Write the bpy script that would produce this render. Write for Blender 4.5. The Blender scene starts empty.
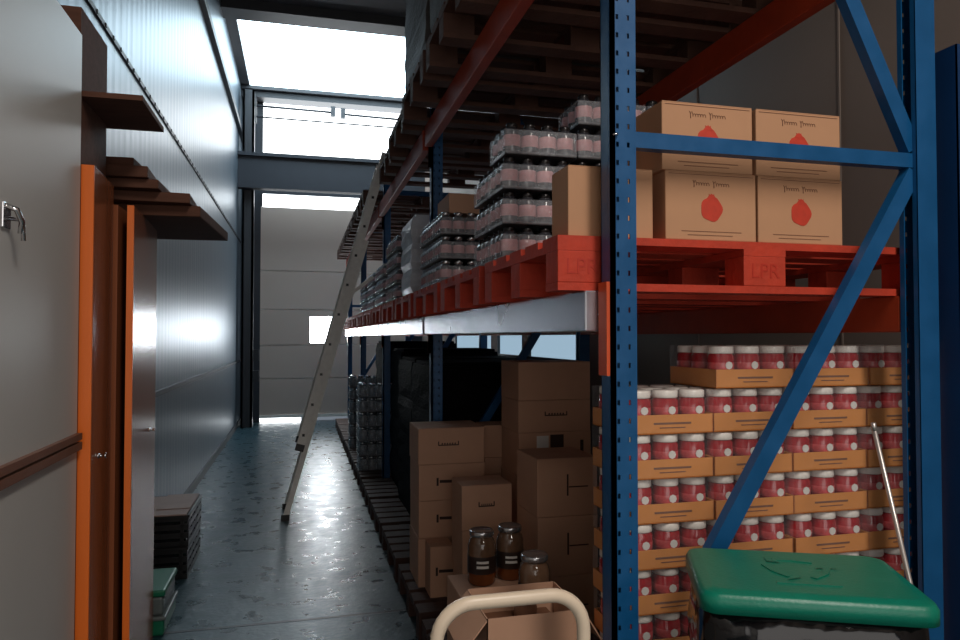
import bpy, bmesh, math, random
from mathutils import Vector, Matrix
random.seed(7)
C = bpy.context.scene.collection
PI = math.pi

# ------------------------------------------------------------------ camera
F_PX, CAM_H = 705.0, 1.57
YAW, PITCH = math.radians(14.3), math.radians(1.38)
cam_d = bpy.data.cameras.new('camera')
cam = bpy.data.objects.new('camera', cam_d)
C.objects.link(cam)
cam_d.sensor_width = 36.0
cam_d.lens = F_PX / 960 * 36.0
cam_d.clip_start = 0.02
cam.location = (0, 0, CAM_H)
cam.rotation_euler = (PI / 2 + PITCH, 0, -YAW)
bpy.context.scene.camera = cam

# ------------------------------------------------------------------ materials
def lin(c):
    return tuple(((v / 255) / 12.92 if v / 255 <= 0.04045 else ((v / 255 + 0.055) / 1.055) ** 2.4) for v in c)

def N(nt, kind, **inputs):
    n = nt.nodes.new(kind)
    for k, v in inputs.items():
        n.inputs[k.replace('_', ' ')].default_value = v
    return n

def mat(name, col, rough=0.5, metal=0.0, noise=0.12, nscale=6.0, bump=0.0, bscale=40.0, stretch=(1, 1, 1), spec=0.5, rvar=0.0, coat=0.0):
    m = bpy.data.materials.new(name)
    m.use_nodes = True
    nt = m.node_tree
    b = nt.nodes['Principled BSDF']
    b.inputs['Roughness'].default_value = rough
    b.inputs['Metallic'].default_value = metal
    b.inputs['Specular IOR Level'].default_value = spec
    b.inputs['Coat Weight'].default_value = coat
    b.inputs['Coat Roughness'].default_value = 0.1
    tc = nt.nodes.new('ShaderNodeTexCoord')
    mp = nt.nodes.new('ShaderNodeMapping')
    mp.inputs['Scale'].default_value = stretch
    nt.links.new(tc.outputs['Object'], mp.inputs['Vector'])
    n = N(nt, 'ShaderNodeTexNoise', Scale=nscale, Detail=4.0, Roughness=0.6)
    nt.links.new(mp.outputs['Vector'], n.inputs['Vector'])
    mx = nt.nodes.new('ShaderNodeMix')
    mx.data_type = 'RGBA'
    L = lin(col)
    mx.inputs['A'].default_value = (*[max(0, v * (1 - noise * 1.6)) for v in L], 1)
    mx.inputs['B'].default_value = (*[min(1, v * (1 + noise * 1.6)) for v in L], 1)
    nt.links.new(n.outputs['Fac'], mx.inputs['Factor'])
    nt.links.new(mx.outputs['Result'], b.inputs['Base Color'])
    if rvar:
        mr = nt.nodes.new('ShaderNodeMapRange')
        mr.inputs['To Min'].default_value = max(0.02, rough - rvar)
        mr.inputs['To Max'].default_value = min(1, rough + rvar)
        mr.inputs['From Min'].default_value = 0.3
        mr.inputs['From Max'].default_value = 0.7
        nt.links.new(n.outputs['Fac'], mr.inputs['Value'])
        nt.links.new(mr.outputs['Result'], b.inputs['Roughness'])
    if bump:
        n2 = N(nt, 'ShaderNodeTexNoise', Scale=bscale, Detail=3.0)
        nt.links.new(mp.outputs['Vector'], n2.inputs['Vector'])
        bp = N(nt, 'ShaderNodeBump', Strength=bump, Distance=0.02)
        nt.links.new(n2.outputs['Fac'], bp.inputs['Height'])
        nt.links.new(bp.outputs['Normal'], b.inputs['Normal'])
    return m

def emit(name, col, strength):
    m = bpy.data.materials.new(name)
    m.use_nodes = True
    nt = m.node_tree
    nt.nodes.remove(nt.nodes['Principled BSDF'])
    e = nt.nodes.new('ShaderNodeEmission')
    e.inputs['Color'].default_value = (*col, 1)
    e.inputs['Strength'].default_value = strength
    nt.links.new(e.outputs[0], nt.nodes['Material Output'].inputs[0])
    return m

def glassy(name, col, clear, rough=0.08, bump=0.0, bscale=30):
    """thin transparent sheet: mostly see-through with a glossy sheen"""
    m = bpy.data.materials.new(name)
    m.use_nodes = True
    nt = m.node_tree
    b = nt.nodes['Principled BSDF']
    b.inputs['Base Color'].default_value = (*lin(col), 1)
    b.inputs['Roughness'].default_value = rough
    t = nt.nodes.new('ShaderNodeBsdfTransparent')
    ms = nt.nodes.new('ShaderNodeMixShader')
    ms.inputs[0].default_value = clear
    nt.links.new(b.outputs[0], ms.inputs[1])
    nt.links.new(t.outputs[0], ms.inputs[2])
    nt.links.new(ms.outputs[0], nt.nodes['Material Output'].inputs[0])
    tc = nt.nodes.new('ShaderNodeTexCoord')
    n2 = N(nt, 'ShaderNodeTexNoise', Scale=bscale, Detail=3.0)
    nt.links.new(tc.outputs['Object'], n2.inputs['Vector'])
    if bump:
        bp = N(nt, 'ShaderNodeBump', Strength=bump, Distance=0.02)
        nt.links.new(n2.outputs['Fac'], bp.inputs['Height'])
        nt.links.new(bp.outputs['Normal'], b.inputs['Normal'])
    return m

M = {}
M['blue'] = mat('blue_enamel', (14, 82, 132), 0.38, noise=0.18, nscale=9, rvar=0.1)
M['orange'] = mat('orange_enamel', (172, 60, 28), 0.5, noise=0.2, nscale=8)
M['bright_orange'] = mat('bright_orange_enamel', (214, 84, 38), 0.45)
M['grey_beam'] = mat('galvanised_steel', (196, 196, 204), 0.24, metal=0.85, noise=0.1, nscale=5, rvar=0.06)
M['red_wood'] = mat('red_painted_wood', (188, 56, 30), 0.7, noise=0.25, nscale=10, bump=0.15)
M['brown_wood'] = mat('weathered_wood', (112, 74, 52), 0.75, noise=0.3, nscale=9, bump=0.2)
M['floor_wood'] = mat('old_floor_pallet_wood', (72, 48, 40), 0.8, noise=0.3, nscale=9, bump=0.2)
M['top_wood'] = mat('old_dark_wood', (92, 62, 50), 0.8, noise=0.3, nscale=9, bump=0.2)
M['dark_wood'] = mat('dark_board', (92, 62, 50), 0.75, noise=0.25, nscale=7, stretch=(1, 6, 6), spec=0.15)
M['locker'] = mat('varnished_beech', (230, 112, 34), 0.36, noise=0.08, nscale=3, stretch=(8, 8, 0.6))
M['locker_door'] = mat('varnished_door', (138, 80, 52), 0.26, noise=0.1, nscale=3, stretch=(8, 8, 0.6), spec=0.28)
M['kraft'] = mat('kraft_board', (190, 142, 106), 0.75, noise=0.06, nscale=4)
M['kraft_dark'] = mat('brown_carton_board', (198, 154, 126), 0.75, noise=0.08, nscale=4)
M['card_grey'] = mat('greyish_board', (140, 118, 110), 0.7)
M['kraft_in'] = mat('carton_inside', (120, 80, 56), 0.85)
M['pack_tray'] = mat('pack_tray_film', (74, 74, 78), 0.3)
M['tray'] = mat('tray_board', (214, 140, 70), 0.6, noise=0.08)
M['print'] = mat('dark_print', (58, 38, 32), 0.7)
M['script'] = mat('brown_print', (122, 82, 60), 0.7)
M['fruit'] = mat('red_print', (196, 58, 36), 0.6, noise=0.15, nscale=30)
M['white'] = mat('white_paper', (225, 222, 216), 0.6)
M['lid_white'] = mat('white_lid', (236, 230, 222), 0.3, noise=0.1, nscale=30)
M['jam'] = mat('red_jam', (160, 26, 34), 0.14, noise=0.35, nscale=22, coat=0.7)
M['jam_label'] = mat('pink_red_label', (196, 74, 76), 0.35, noise=0.55, nscale=34, coat=0.5)
M['pink_label'] = mat('pale_pink_label', (216, 158, 160), 0.4, noise=0.3, nscale=30)
M['jar_brown'] = mat('brown_glass', (104, 78, 60), 0.1, noise=0.4, nscale=16, coat=0.6)
M['jar_glass'] = mat('grey_glass', (64, 64, 70), 0.08, noise=0.35, nscale=24, coat=0.6, spec=0.8)
M['clear_glass'] = mat('clear_jar_glass', (120, 126, 130), 0.12, metal=0.35, noise=0.5, nscale=30, coat=0.5)
M['cap_dark'] = mat('dark_cap', (34, 31, 32), 0.25, metal=0.3)
M['silver'] = mat('silver_lid', (190, 190, 192), 0.25, metal=0.9)
M['film'] = glassy('shrink_film', (222, 228, 236), 0.76, 0.1, 0.9, 30)
M['film_red'] = glassy('clear_shrink_film', (240, 240, 244), 0.95, 0.1, 0.8, 22)
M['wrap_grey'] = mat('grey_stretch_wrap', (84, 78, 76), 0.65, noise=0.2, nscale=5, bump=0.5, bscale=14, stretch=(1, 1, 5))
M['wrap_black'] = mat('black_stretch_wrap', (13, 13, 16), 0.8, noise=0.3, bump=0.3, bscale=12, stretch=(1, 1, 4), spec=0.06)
M['wrap_white'] = mat('white_stretch_wrap', (196, 200, 208), 0.35, bump=0.5, bscale=16)
M['green'] = mat('green_plastic', (6, 122, 98), 0.36, noise=0.08, nscale=20, bump=0.06, bscale=120)
M['green_tub'] = mat('green_tub_plastic', (14, 92, 66), 0.35)
M['clear_tub'] = mat('frosted_plastic', (84, 92, 92), 0.35)
M['black'] = mat('black_plastic', (20, 20, 22), 0.4, noise=0.2)
M['bag'] = mat('black_bag', (16, 16, 18), 0.12, bump=0.9, bscale=6)
M['cream'] = mat('cream_enamel', (226, 208, 184), 0.35, noise=0.06)
M['alu'] = mat('aluminium', (238, 235, 228), 0.4, metal=0.0, noise=0.12, nscale=20)
M['pole'] = mat('pole_metal', (205, 198, 192), 0.3, metal=0.7)
M['chrome'] = mat('chrome', (220, 220, 222), 0.15, metal=1.0)
M['dark_steel'] = mat('dark_steel', (46, 48, 53), 0.5, noise=0.12)
M['mid_steel'] = mat('painted_steel_beam', (44, 48, 56), 0.5, noise=0.08)
M['partition'] = mat('grey_partition', (192, 190, 186), 0.4, noise=0.03, nscale=2)
M['rail_brown'] = mat('brown_bumper', (118, 78, 60), 0.5)
M['door_panel'] = mat('door_panel', (190, 174, 164), 0.55, noise=0.04, nscale=1.5)
M['roof'] = mat('roof_sheet', (110, 112, 116), 0.6)
M['right_panel'] = mat('sandwich_panel', (128, 116, 108), 0.6, noise=0.05, nscale=2)
M['amber'] = mat('amber_honey', (120, 62, 24), 0.12, noise=0.25, nscale=14, coat=0.5)
M['jar_dark'] = mat('dark_label', (48, 34, 30), 0.4)
M['sky_pane'] = emit('skylight_pane', (0.70, 0.89, 1.0), 7.0)
M['win_pane'] = emit('bright_window_pane', (0.92, 0.97, 1.0), 6.0)
M['door_pane'] = emit('door_window_pane', (0.9, 0.96, 1.0), 42.0)
M['side_pane'] = emit('side_window_pane', (0.42, 0.6, 0.75), 0.75)

def wall_metal():
    m = mat('metal_cladding', (96, 109, 120), 0.38, metal=0.55, noise=0.1, nscale=1.6, stretch=(1, 2.5, 0.5))
    nt = m.node_tree
    b = nt.nodes['Principled BSDF']
    tc = nt.nodes.new('ShaderNodeTexCoord')
    mp = nt.nodes.new('ShaderNodeMapping')
    mp.inputs['Scale'].default_value = (1, 5.0, 0.35)
    nt.links.new(tc.outputs['Object'], mp.inputs['Vector'])
    n = N(nt, 'ShaderNodeTexNoise', Scale=1.6, Detail=3.0)
    nt.links.new(mp.outputs['Vector'], n.inputs['Vector'])
    w = N(nt, 'ShaderNodeTexWave', Scale=2.2, Distortion=0.6)
    w.bands_direction = 'Y'
    nt.links.new(tc.outputs['Object'], w.inputs['Vector'])
    bp = N(nt, 'ShaderNodeBump', Strength=0.22, Distance=0.02)
    bp2 = N(nt, 'ShaderNodeBump', Strength=0.12, Distance=0.01)
    nt.links.new(n.outputs['Fac'], bp.inputs['Height'])
    nt.links.new(w.outputs['Fac'], bp2.inputs['Height'])
    nt.links.new(bp.outputs['Normal'], bp2.inputs['Normal'])
    nt.links.new(bp2.outputs['Normal'], b.inputs['Normal'])
    return m
M['cladding'] = wall_metal()

def floor_mat():
    m = mat('painted_concrete', (38, 62, 71), 0.3, noise=0.25, nscale=2.6, spec=0.5)
    nt = m.node_tree
    b = nt.nodes['Principled BSDF']
    tc = nt.nodes.new('ShaderNodeTexCoord')
    n = N(nt, 'ShaderNodeTexNoise', Scale=7.0, Detail=5.0, Roughness=0.55)
    nt.links.new(tc.outputs['Object'], n.inputs['Vector'])
    mr = nt.nodes.new('ShaderNodeMapRange')
    for k, v in (('From Min', 0.3), ('From Max', 0.7), ('To Min', 0.22), ('To Max', 0.42)):
        mr.inputs[k].default_value = v
    nt.links.new(n.outputs['Fac'], mr.inputs['Value'])
    nt.links.new(mr.outputs['Result'], b.inputs['Roughness'])
    n2 = N(nt, 'ShaderNodeTexNoise', Scale=28.0, Detail=4.0)
    nt.links.new(tc.outputs['Object'], n2.inputs['Vector'])
    bp = N(nt, 'ShaderNodeBump', Strength=0.16, Distance=0.02)
    nt.links.new(n2.outputs['Fac'], bp.inputs['Height'])
    nt.links.new(bp.outputs['Normal'], b.inputs['Normal'])
    return m
M['floor'] = floor_mat()

# ------------------------------------------------------------------ mesh helpers
class MB:
    def __init__(self):
        self.bm = bmesh.new()
        self.mats = []
    def mi(self, m):
        if m not in self.mats:
            self.mats.append(m)
        return self.mats.index(m)
    def box(self, x0, x1, y0, y1, z0, z1, m=None, bev=0.0, M4=None):
        tmp = bmesh.new()
        bmesh.ops.create_cube(tmp, size=1)
        for v in tmp.verts:
            v.co = Vector(((x0 + x1) / 2 + v.co.x * (x1 - x0), (y0 + y1) / 2 + v.co.y * (y1 - y0), (z0 + z1) / 2 + v.co.z * (z1 - z0)))
        if bev:
            bmesh.ops.bevel(tmp, geom=list(tmp.edges), offset=bev, segments=2, profile=0.5, affect='EDGES')
        if M4 is not None:
            tmp.transform(M4)
        self._merge(tmp, m)
        return self
    def _merge(self, tmp, m, smooth=False):
        idx = self.mi(m) if m else 0
        vs = [self.bm.verts.new(v.co) for v in tmp.verts]
        tmp.verts.index_update()
        for f in tmp.faces:
            try:
                nf = self.bm.faces.new([vs[v.index] for v in f.verts])
                nf.material_index = idx
                nf.smooth = smooth or f.smooth
            except ValueError:
                pass
        tmp.free()
    def lathe(self, prof, seg=16, m=None, at=(0, 0, 0)):
        """prof: list of (r, z[, mat])"""
        rings = []
        for p in prof:
            r, z = p[0], p[1]
            if r < 1e-6:
                rings.append([self.bm.verts.new((at[0], at[1], at[2] + z))])
            else:
                rings.append([self.bm.verts.new((at[0] + r * math.cos(2 * PI * i / seg), at[1] + r * math.sin(2 * PI * i / seg), at[2] + z)) for i in range(seg)])
        for k in range(len(rings) - 1):
            a, b = rings[k], rings[k + 1]
            mm = prof[k + 1][2] if len(prof[k + 1]) > 2 else m
            idx = self.mi(mm) if mm else 0
            for i in range(seg):
                j = (i + 1) % seg
                if len(a) == 1 and len(b) == 1:
                    continue
                if len(a) == 1:
                    f = self.bm.faces.new([a[0], b[i], b[j]])
                elif len(b) == 1:
                    f = self.bm.faces.new([a[i], a[j], b[0]])
                else:
                    f = self.bm.faces.new([a[i], a[j], b[j], b[i]])
                f.material_index = idx
                f.smooth = True
        return self
    def tube(self, pts, r, seg=10, m=None, cap=True):
        pts = [Vector(p) for p in pts]
        rings = []
        up = Vector((0.13, 0.21, 0.97))
        for k, p in enumerate(pts):
            t = (pts[min(k + 1, len(pts) - 1)] - pts[max(k - 1, 0)]).normalized()
            a = t.cross(up)
            if a.length < 1e-3:
                a = t.cross(Vector((1, 0, 0)))
            a.normalize()
            b = t.cross(a).normalized()
            rings.append([self.bm.verts.new(p + a * (r * math.cos(2 * PI * i / seg)) + b * (r * math.sin(2 * PI * i / seg))) for i in range(seg)])
        idx = self.mi(m) if m else 0
        for k in range(len(rings) - 1):
            for i in range(seg):
                j = (i + 1) % seg
                f = self.bm.faces.new([rings[k][i], rings[k][j], rings[k + 1][j], rings[k + 1][i]])
                f.material_index = idx
                f.smooth = True
        if cap:
            self.bm.faces.new(rings[0][::-1]).material_index = idx
            self.bm.faces.new(rings[-1]).material_index = idx
        return self
    def bar(self, p, q, w, h, m=None, side=Vector((0, 1, 0))):
        """rectangular bar p->q; w along side, h across"""
        p, q = Vector(p), Vector(q)
        t = (q - p).normalized()
        s = (side - t * side.dot(t)).normalized()
        n = t.cross(s).normalized()
        idx = self.mi(m) if m else 0
        vs = []
        for c in (p, q):
            for a, b in ((-1, -1), (1, -1), (1, 1), (-1, 1)):
                vs.append(self.bm.verts.new(c + s * (a * w / 2) + n * (b * h / 2)))
        for f in ((3, 2, 1, 0), (4, 5, 6, 7), (0, 1, 5, 4), (1, 2, 6, 5), (2, 3, 7, 6), (3, 0, 4, 7)):
            self.bm.faces.new([vs[i] for i in f]).material_index = idx
        return self
    def poly_y(self, pts, y, m=None, depth=0.0012):
        """flat polygon in the x-z plane facing -y, given a small thickness"""
        idx = self.mi(m) if m else 0
        a = [self.bm.verts.new((p[0], y, p[1])) for p in pts]
        b = [self.bm.verts.new((p[0], y + depth, p[1])) for p in pts]
        fs = [self.bm.faces.new(a), self.bm.faces.new(b[::-1])]
        n = len(pts)
        for i in range(n):
            fs.append(self.bm.faces.new([a[i], b[i], b[(i + 1) % n], a[(i + 1) % n]]))
        for f in fs:
            f.material_index = idx
        return self
    def mesh(self, name, m=None):
        bmesh.ops.recalc_face_normals(self.bm, faces=list(self.bm.faces))
        me = bpy.data.meshes.new(name)
        self.bm.to_mesh(me)
        self.bm.free()
        for k in (self.mats if self.mats else [m]):
            me.materials.append(k)
        return me
    def obj(self, name, m=None, parent=None):
        if m is not None and not self.mats:
            self.mats = [m]
        me = self.mesh(name, m)
        return link(name, me, parent)

def link(name, me, parent=None, loc=(0, 0, 0)):
    o = bpy.data.objects.new(name, me)
    C.objects.link(o)
    o.location = loc
    if parent:
        o.parent = parent
    return o

def tag(o, label, cat, group=None, kind=None):
    o['label'] = label
    o['category'] = cat
    if group:
        o['group'] = group
    if kind:
        o['kind'] = kind
    return o

def thing(name, label, cat, loc=(0, 0, 0), rz=0, group=None):
    o = bpy.data.objects.new(name, None)
    C.objects.link(o)
    o.empty_display_size = 0.05
    o.location = loc
    o.rotation_euler = (0, 0, rz)
    return tag(o, label, cat, group)

def struct(o, label=None):
    o['kind'] = 'structure'
    if label:
        o['label'] = label
    return o

def dup(o, loc=None, rz=None, label=None, group=None, parent=None):
    r = o.copy()
    C.objects.link(r)
    if parent:
        r.parent = parent
    for ch in list(o.children):
        dup(ch, parent=r)
    if loc is not None:
        r.location = loc
    if rz is not None:
        r.rotation_euler = (0, 0, rz)
    if label:
        r['label'] = label
    if group:
        r['group'] = group
    return r

def text_mesh(s, size, m, depth=0.0006):
    cu = bpy.data.curves.new('lettering', 'FONT')
    cu.body = s
    cu.size = size
    cu.extrude = depth
    cu.align_x = 'CENTER'
    cu.align_y = 'CENTER'
    o = bpy.data.objects.new('lettering', cu)
    C.objects.link(o)
    bpy.context.view_layer.update()
    me = bpy.data.meshes.new_from_object(o.evaluated_get(bpy.context.evaluated_depsgraph_get()))
    bpy.data.objects.remove(o)
    me.materials.clear()
    me.materials.append(m)
    me.transform(Matrix.Rotation(PI / 2, 4, 'X'))
    return me

ORD = ['first', 'second', 'third', 'fourth', 'fifth', 'sixth', 'seventh', 'eighth', 'ninth', 'tenth', 'eleventh', 'twelfth']

# ------------------------------------------------------------------ setting
XL, XR, Y0, Y1, ZR = -1.06, 2.30, -2.6, 13.6, 6.15
struct(MB().box(XL - .1, XR + .1, Y0, Y1 + .1, -.12, 0).obj('floor', M['floor']), 'dark painted concrete floor')
# expansion joint across the floor, a shallow dark strip of filler
jt = MB().box(XL, .60, 4.06, 4.085, -.01, .0012).obj('trim_1', M['black']); struct(jt)
wl = MB().box(XL - .1, XL, Y0, Y1 + .1, 0, ZR).obj('wall_left', M['cladding']); struct(wl, 'shiny metal clad side wall')
seam = MB().box(XL, XL + .012, Y0, Y1, 3.27, 3.30)
for k in range(70):
    y = 1.5 + k * .17
    seam.lathe([(0, 0.0), (.012, 0.0), (.008, .012), (0, .014)], 6, at=(0, 0, 0)) if False else seam.box(XL, XL + .018, y, y + .02, 3.275, 3.295)
struct(seam.obj('trim_2', M['dark_steel'])).parent = None
struct(MB().box(XL, XL + .02, 3.9, Y1, 1.12, 1.16).obj('trim_3', M['mid_steel']))
# conduit / rail high along the left wall
struct(MB().box(XL, XL + .06, Y0, Y1 - .1, 5.12, 5.21).obj('trim_4', M['dark_steel']))
struct(MB().box(XL, XL + .02, 3.9, Y1, 0, .09).obj('baseboard_left', M['dark_steel']))

# right wall with three windows
wins = [(5.40, 7.02), (7.17, 8.2), (8.43, 10.6)]
WZ0, WZ1 = 1.34, 2.0
wr = MB()
wr.box(XR, XR + .1, Y0, Y1 + .1, 0, WZ0)
wr.box(XR, XR + .1, Y0, Y1 + .1, WZ1, ZR)
edges = [Y0] + [v for w in wins for v in w] + [Y1 + .1]
for a, b in zip(edges[0::2], edges[1::2]):
    wr.box(XR, XR + .1, a, b, WZ0, WZ1)
for y in (1.45, 2.6, 3.75, 4.9):                              # panel joints, raised cover strips
    wr.box(XR - .004, XR, y - .006, y + .006, 0, ZR)
struct(wr.obj('wall_right', M['right_panel']), 'grey sandwich panel wall behind the rack')
for i, (a, b) in enumerate(wins):
    w = bpy.data.objects.new('window_%d' % (i + 1), None); C.objects.link(w); struct(w)
    fr = MB()
    for q in ((a, a + .04, WZ0, WZ1), (b - .04, b, WZ0, WZ1), (a, b, WZ0, WZ0 + .03), (a, b, WZ1 - .03, WZ1)):
        fr.box(XR, XR + .06, q[0], q[1], q[2], q[3])
    fr.obj('window_frame', M['dark_steel'], w)
    MB().box(XR + .03, XR + .04, a + .04, b - .04, WZ0 + .03, WZ1 - .03).obj('pane', M['side_pane'], w)

# back wall with the wide open gateway behind the camera
wb = MB()
wb.box(XL - .1, XR + .1, Y0 - .1, Y0, 3.2, ZR).box(XL - .1, XL + .15, Y0 - .1, Y0, 0, 3.2).box(XR - .15, XR + .1, Y0 - .1, Y0, 0, 3.2)
struct(wb.obj('wall_back', M['right_panel']))

# roof, skylight and far wall
struct(MB().box(XL - .1, XR + .1, Y0 - .1, 10.2, ZR, ZR + .1).obj('ceiling', M['roof']))
sk = bpy.data.objects.new('window_4', None); C.objects.link(sk); struct(sk, 'bright skylight in the roof')
MB().box(XL, XR, 10.35, Y1 + .1, ZR + .02, ZR + .05).obj('pane', M['sky_pane'], sk)
skf = MB()
skf.box(XL - .02, XR, 10.2, 10.38, ZR - .06, ZR + .1)
skf.box(XL, XL + .15, 10.38, Y1, ZR - .05, ZR + .015)
skf.obj('window_frame', M['dark_steel'], sk)
rb = MB().box(XL, XR, 9.95, 10.2, 6.02, 6.15).box(XL, XR, 9.9, 10.25, 5.99, 6.03)
struct(rb.obj('trim_5', M['dark_steel']), 'dark roof beam before the skylight')
eb = MB().box(XL, XR, 13.3, 13.6, 5.93, 6.1).box(XL, XR, 13.2, 13.6, 6.04, 6.1)
struct(eb.obj('trim_6', M['dark_steel']), 'dark eaves beam at far end of the skylight')
wx0 = -.72
fw = MB()                                                    # far wall: surrounds of the window bands and the door
fw.box(XL - .1, wx0, Y1, Y1 + .1, 0, ZR)
fw.box(wx0, XR + .1, Y1, Y1 + .1, 4.23, 4.80)
fw.box(wx0, XR + .1, Y1, Y1 + .1, 5.93, ZR)
fw.box(2.1, XR + .1, Y1, Y1 + .1, 0, 5.93)
struct(fw.obj('wall_far', M['mid_steel']))
for n, (z0, z1) in ((5, (4.80, 5.93)), (6, (3.99, 4.23))):
    w = bpy.data.objects.new('window_%d' % n, None); C.objects.link(w); struct(w)
    MB().box(wx0, 2.1, Y1 + .04, Y1 + .05, z0, z1).obj('pane', M['win_pane'], w)
    f = MB().box(wx0, wx0 + .03, Y1 - .02, Y1 + .06, z0, z1).box(2.07, 2.1, Y1 - .02, Y1 + .06, z0, z1)
    f.obj('window_frame', M['dark_steel'], w)
pf = MB()                                                    # pipes with couplings in front of the upper window band
pf.tube([(-1.0, 13.15, 5.72), (.55, 13.15, 5.70)], .022, 8).tube([(.75, 13.15, 5.68), (2.0, 13.15, 5.66)], .022, 8)
pf.box(.52, .60, 13.1, 13.2, 5.62, 5.8).box(.70, .78, 13.1, 13.2, 5.6, 5.78)
pf.tube([(-1.0, 13.15, 5.52), (2.0, 13.15, 5.50)], .016, 8)
pf.box(-.86, -.78, 13.1, 13.2, 5.4, 5.85)
struct(pf.obj('trim_7', M['dark_steel']), 'dark pipe run across the upper window')
ib = MB().box(XL, 2.2, 12.72, 12.78, 4.16, 4.74).box(XL, 2.2, 12.66, 12.86, 4.70, 4.76).box(XL, 2.2, 12.66, 12.86, 4.14, 4.2)
struct(ib.obj('trim_8', M['mid_steel']), 'wide grey steel beam crossing in front of the windows')
co = MB().box(-.99, -.96, 12.85, 13.05, 0, 5.9).box(-.99, -.80, 12.85, 12.88, 0, 5.9).box(-.84, -.80, 12.85, 13.05, 0, 5.9)
co.box(-.80, -.70, 12.98, 13.08, 1.15, 1.35).box(-.80, -.70, 12.98, 13.08, .78, .98)
struct(co.obj('trim_9', M['dark_steel']), 'steel door track on the left')
# sectional door with a window
dr = bpy.data.objects.new('door_1', None); C.objects.link(dr); struct(dr, 'grey sectional loading door')
dx0, dx1, dz = wx0, 2.1, [.075, .82, 1.40, 1.48, 2.06, 2.78, 3.99]
dzs = [.075, .80, 1.42, 2.08, 2.80, 3.99]
wwx0, wwx1, wwz0, wwz1 = .18, .66, 1.46, 1.95
dp = MB()
for a, b in zip(dzs, dzs[1:]):
    if a < 1.5 < b:
        dp.box(dx0, wwx0, Y1, Y1 + .06, a + .008, b - .008).box(wwx1, dx1, Y1, Y1 + .06, a + .008, b - .008)
        dp.box(wwx0, wwx1, Y1, Y1 + .06, a + .008, wwz0).box(wwx0, wwx1, Y1, Y1 + .06, wwz1, b - .008)
    else:
        dp.box(dx0, dx1, Y1, Y1 + .06, a + .008, b - .008)
dp.obj('panel', M['door_panel'], dr)
sm = MB()
for z in dzs[1:-1]:
    sm.box(dx0, dx1, Y1 + .02, Y1 + .05, z - .008, z + .008)
sm.box(dx0, dx1, Y1 - .03, Y1, .075, .13)
sm.obj('seam', M['alu'], dr)
MB().box(wwx0, wwx1, Y1 + .02, Y1 + .03, wwz0, wwz1).obj('pane', M['door_pane'], dr)
MB().box(dx0, .02, Y1 + .1, Y1 + .11, 0, .075).obj('daylight_gap', M['win_pane'], dr)

# near left partition with a bumper rail and a latch
pt = MB().box(XL, -.77, -2.0, 2.80, 0, 2.66).obj('wall_partition', M['partition']); struct(pt, 'grey partition with a brown bumper rail')
MB().box(-.77, -.752, -2.0, 2.80, 1.205, 1.228).box(-.77, -.752, -2.0, 2.80, 1.17, 1.196).obj('bumper_rail', M['rail_brown'], pt)
lt = MB()
yl = 2.15
lt.box(-.77, -.762, yl - .04, yl + .012, 1.86, 1.93, bev=.003)
lt.tube([(-.762, yl - .03, 1.92), (-.735, yl - .03, 1.91), (-.73, yl - .005, 1.88), (-.735, yl + .0, 1.85)], .008, 8)
lt.tube([(-.762, yl, 1.89), (-.73, yl, 1.885), (-.728, yl, 1.83)], .006, 8)
lt.obj('latch', M['chrome'], pt)

# ------------------------------------------------------------------ pallet rack
RX0, RX1 = .813, 1.865                                         # outer face of front upright / centre of rear upright
FR = [1.75, 4.45, 7.15, 9.85, 12.55]
UW, UD, RH = .073, .07, 4.6
def upright_mesh(height, holes=True, pitch=.05):
    u = MB()
    t = .004
    u.box(0, t, 0, UD, 0, height)                            # aisle-side web
    u.box(0, .012, -.0, .012, 0, height)
    # flange towards the camera, with two columns of real holes
    cols = [(0, .014), (.014, .022), (.022, .046), (.046, .054), (.054, UW)]
    for yy in ((0, t), (UD - t, UD)):
        for k, (a, b) in enumerate(cols):
            if k in (1, 3) and holes and yy[0] == 0:
                z = 0.0
                off = .0 if k == 1 else 0.0
                while z < height:
                    z1 = min(height, z + pitch - .014)
                    u.box(a, b, yy[0], yy[1], z, z1)
                    z += pitch
            else:
                u.box(a, b, yy[0], yy[1], 0, height)
    u.box(UW - .01, UW, UD - .02, UD, 0, height)
    u.box(UW - .003, UW, t, .018, 0, height)
    u.box(-.02, UW + .02, -.015, UD + .015, 0, .008)         # foot plate
    return u.mesh('upright', M['blue'])
um = upright_mesh(RH)
rack = thing('pallet_rack', 'tall blue and orange steel pallet rack along the right side of the aisle', 'rack', (0, 0, 0))
um2 = upright_mesh(3.12)
for y in FR:
    um_ = um if y < 6 else um2
    link('upright', um_, rack, (RX0, y, 0))
    o = link('upright', um_, rack, (RX1 + UW / 2, y + UD, 0)); o.rotation_euler = (0, 0, PI)
    xa, xb = RX0 + UW, RX1 - UW / 2
    yc = y + UD / 2
    for z in ((.30, 2.115, 4.3) if y < 6 else (.30, 2.115, 3.05)):
        b = MB().box(xa - .012, xb + .012, yc - .018, yc + .018, z - .022, z + .022)
        b.obj('horizontal_brace', M['blue'], rack)
    for (p, q) in (((xa, yc, .56) if y > 2 else (1.125, yc, .945), (xb + .01, yc, 2.08)), ((xb + .01, yc, 2.15), (xa, yc, 4.05) if y < 6 else (xb - .38, yc, 3.03))):
        MB().bar(p, q, .034, .05, side=Vector((0, 1, 0))).obj('diagonal_brace', M['blue'], rack)
def beam(y0, y1, x0, x1, z0, z1, m):
    b = MB().box(x0, x1, y0 + .006, y1 - .006, z0, z1, bev=.004)
    o = b.obj('beam', m, rack)
    c = MB()
    return o
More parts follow.
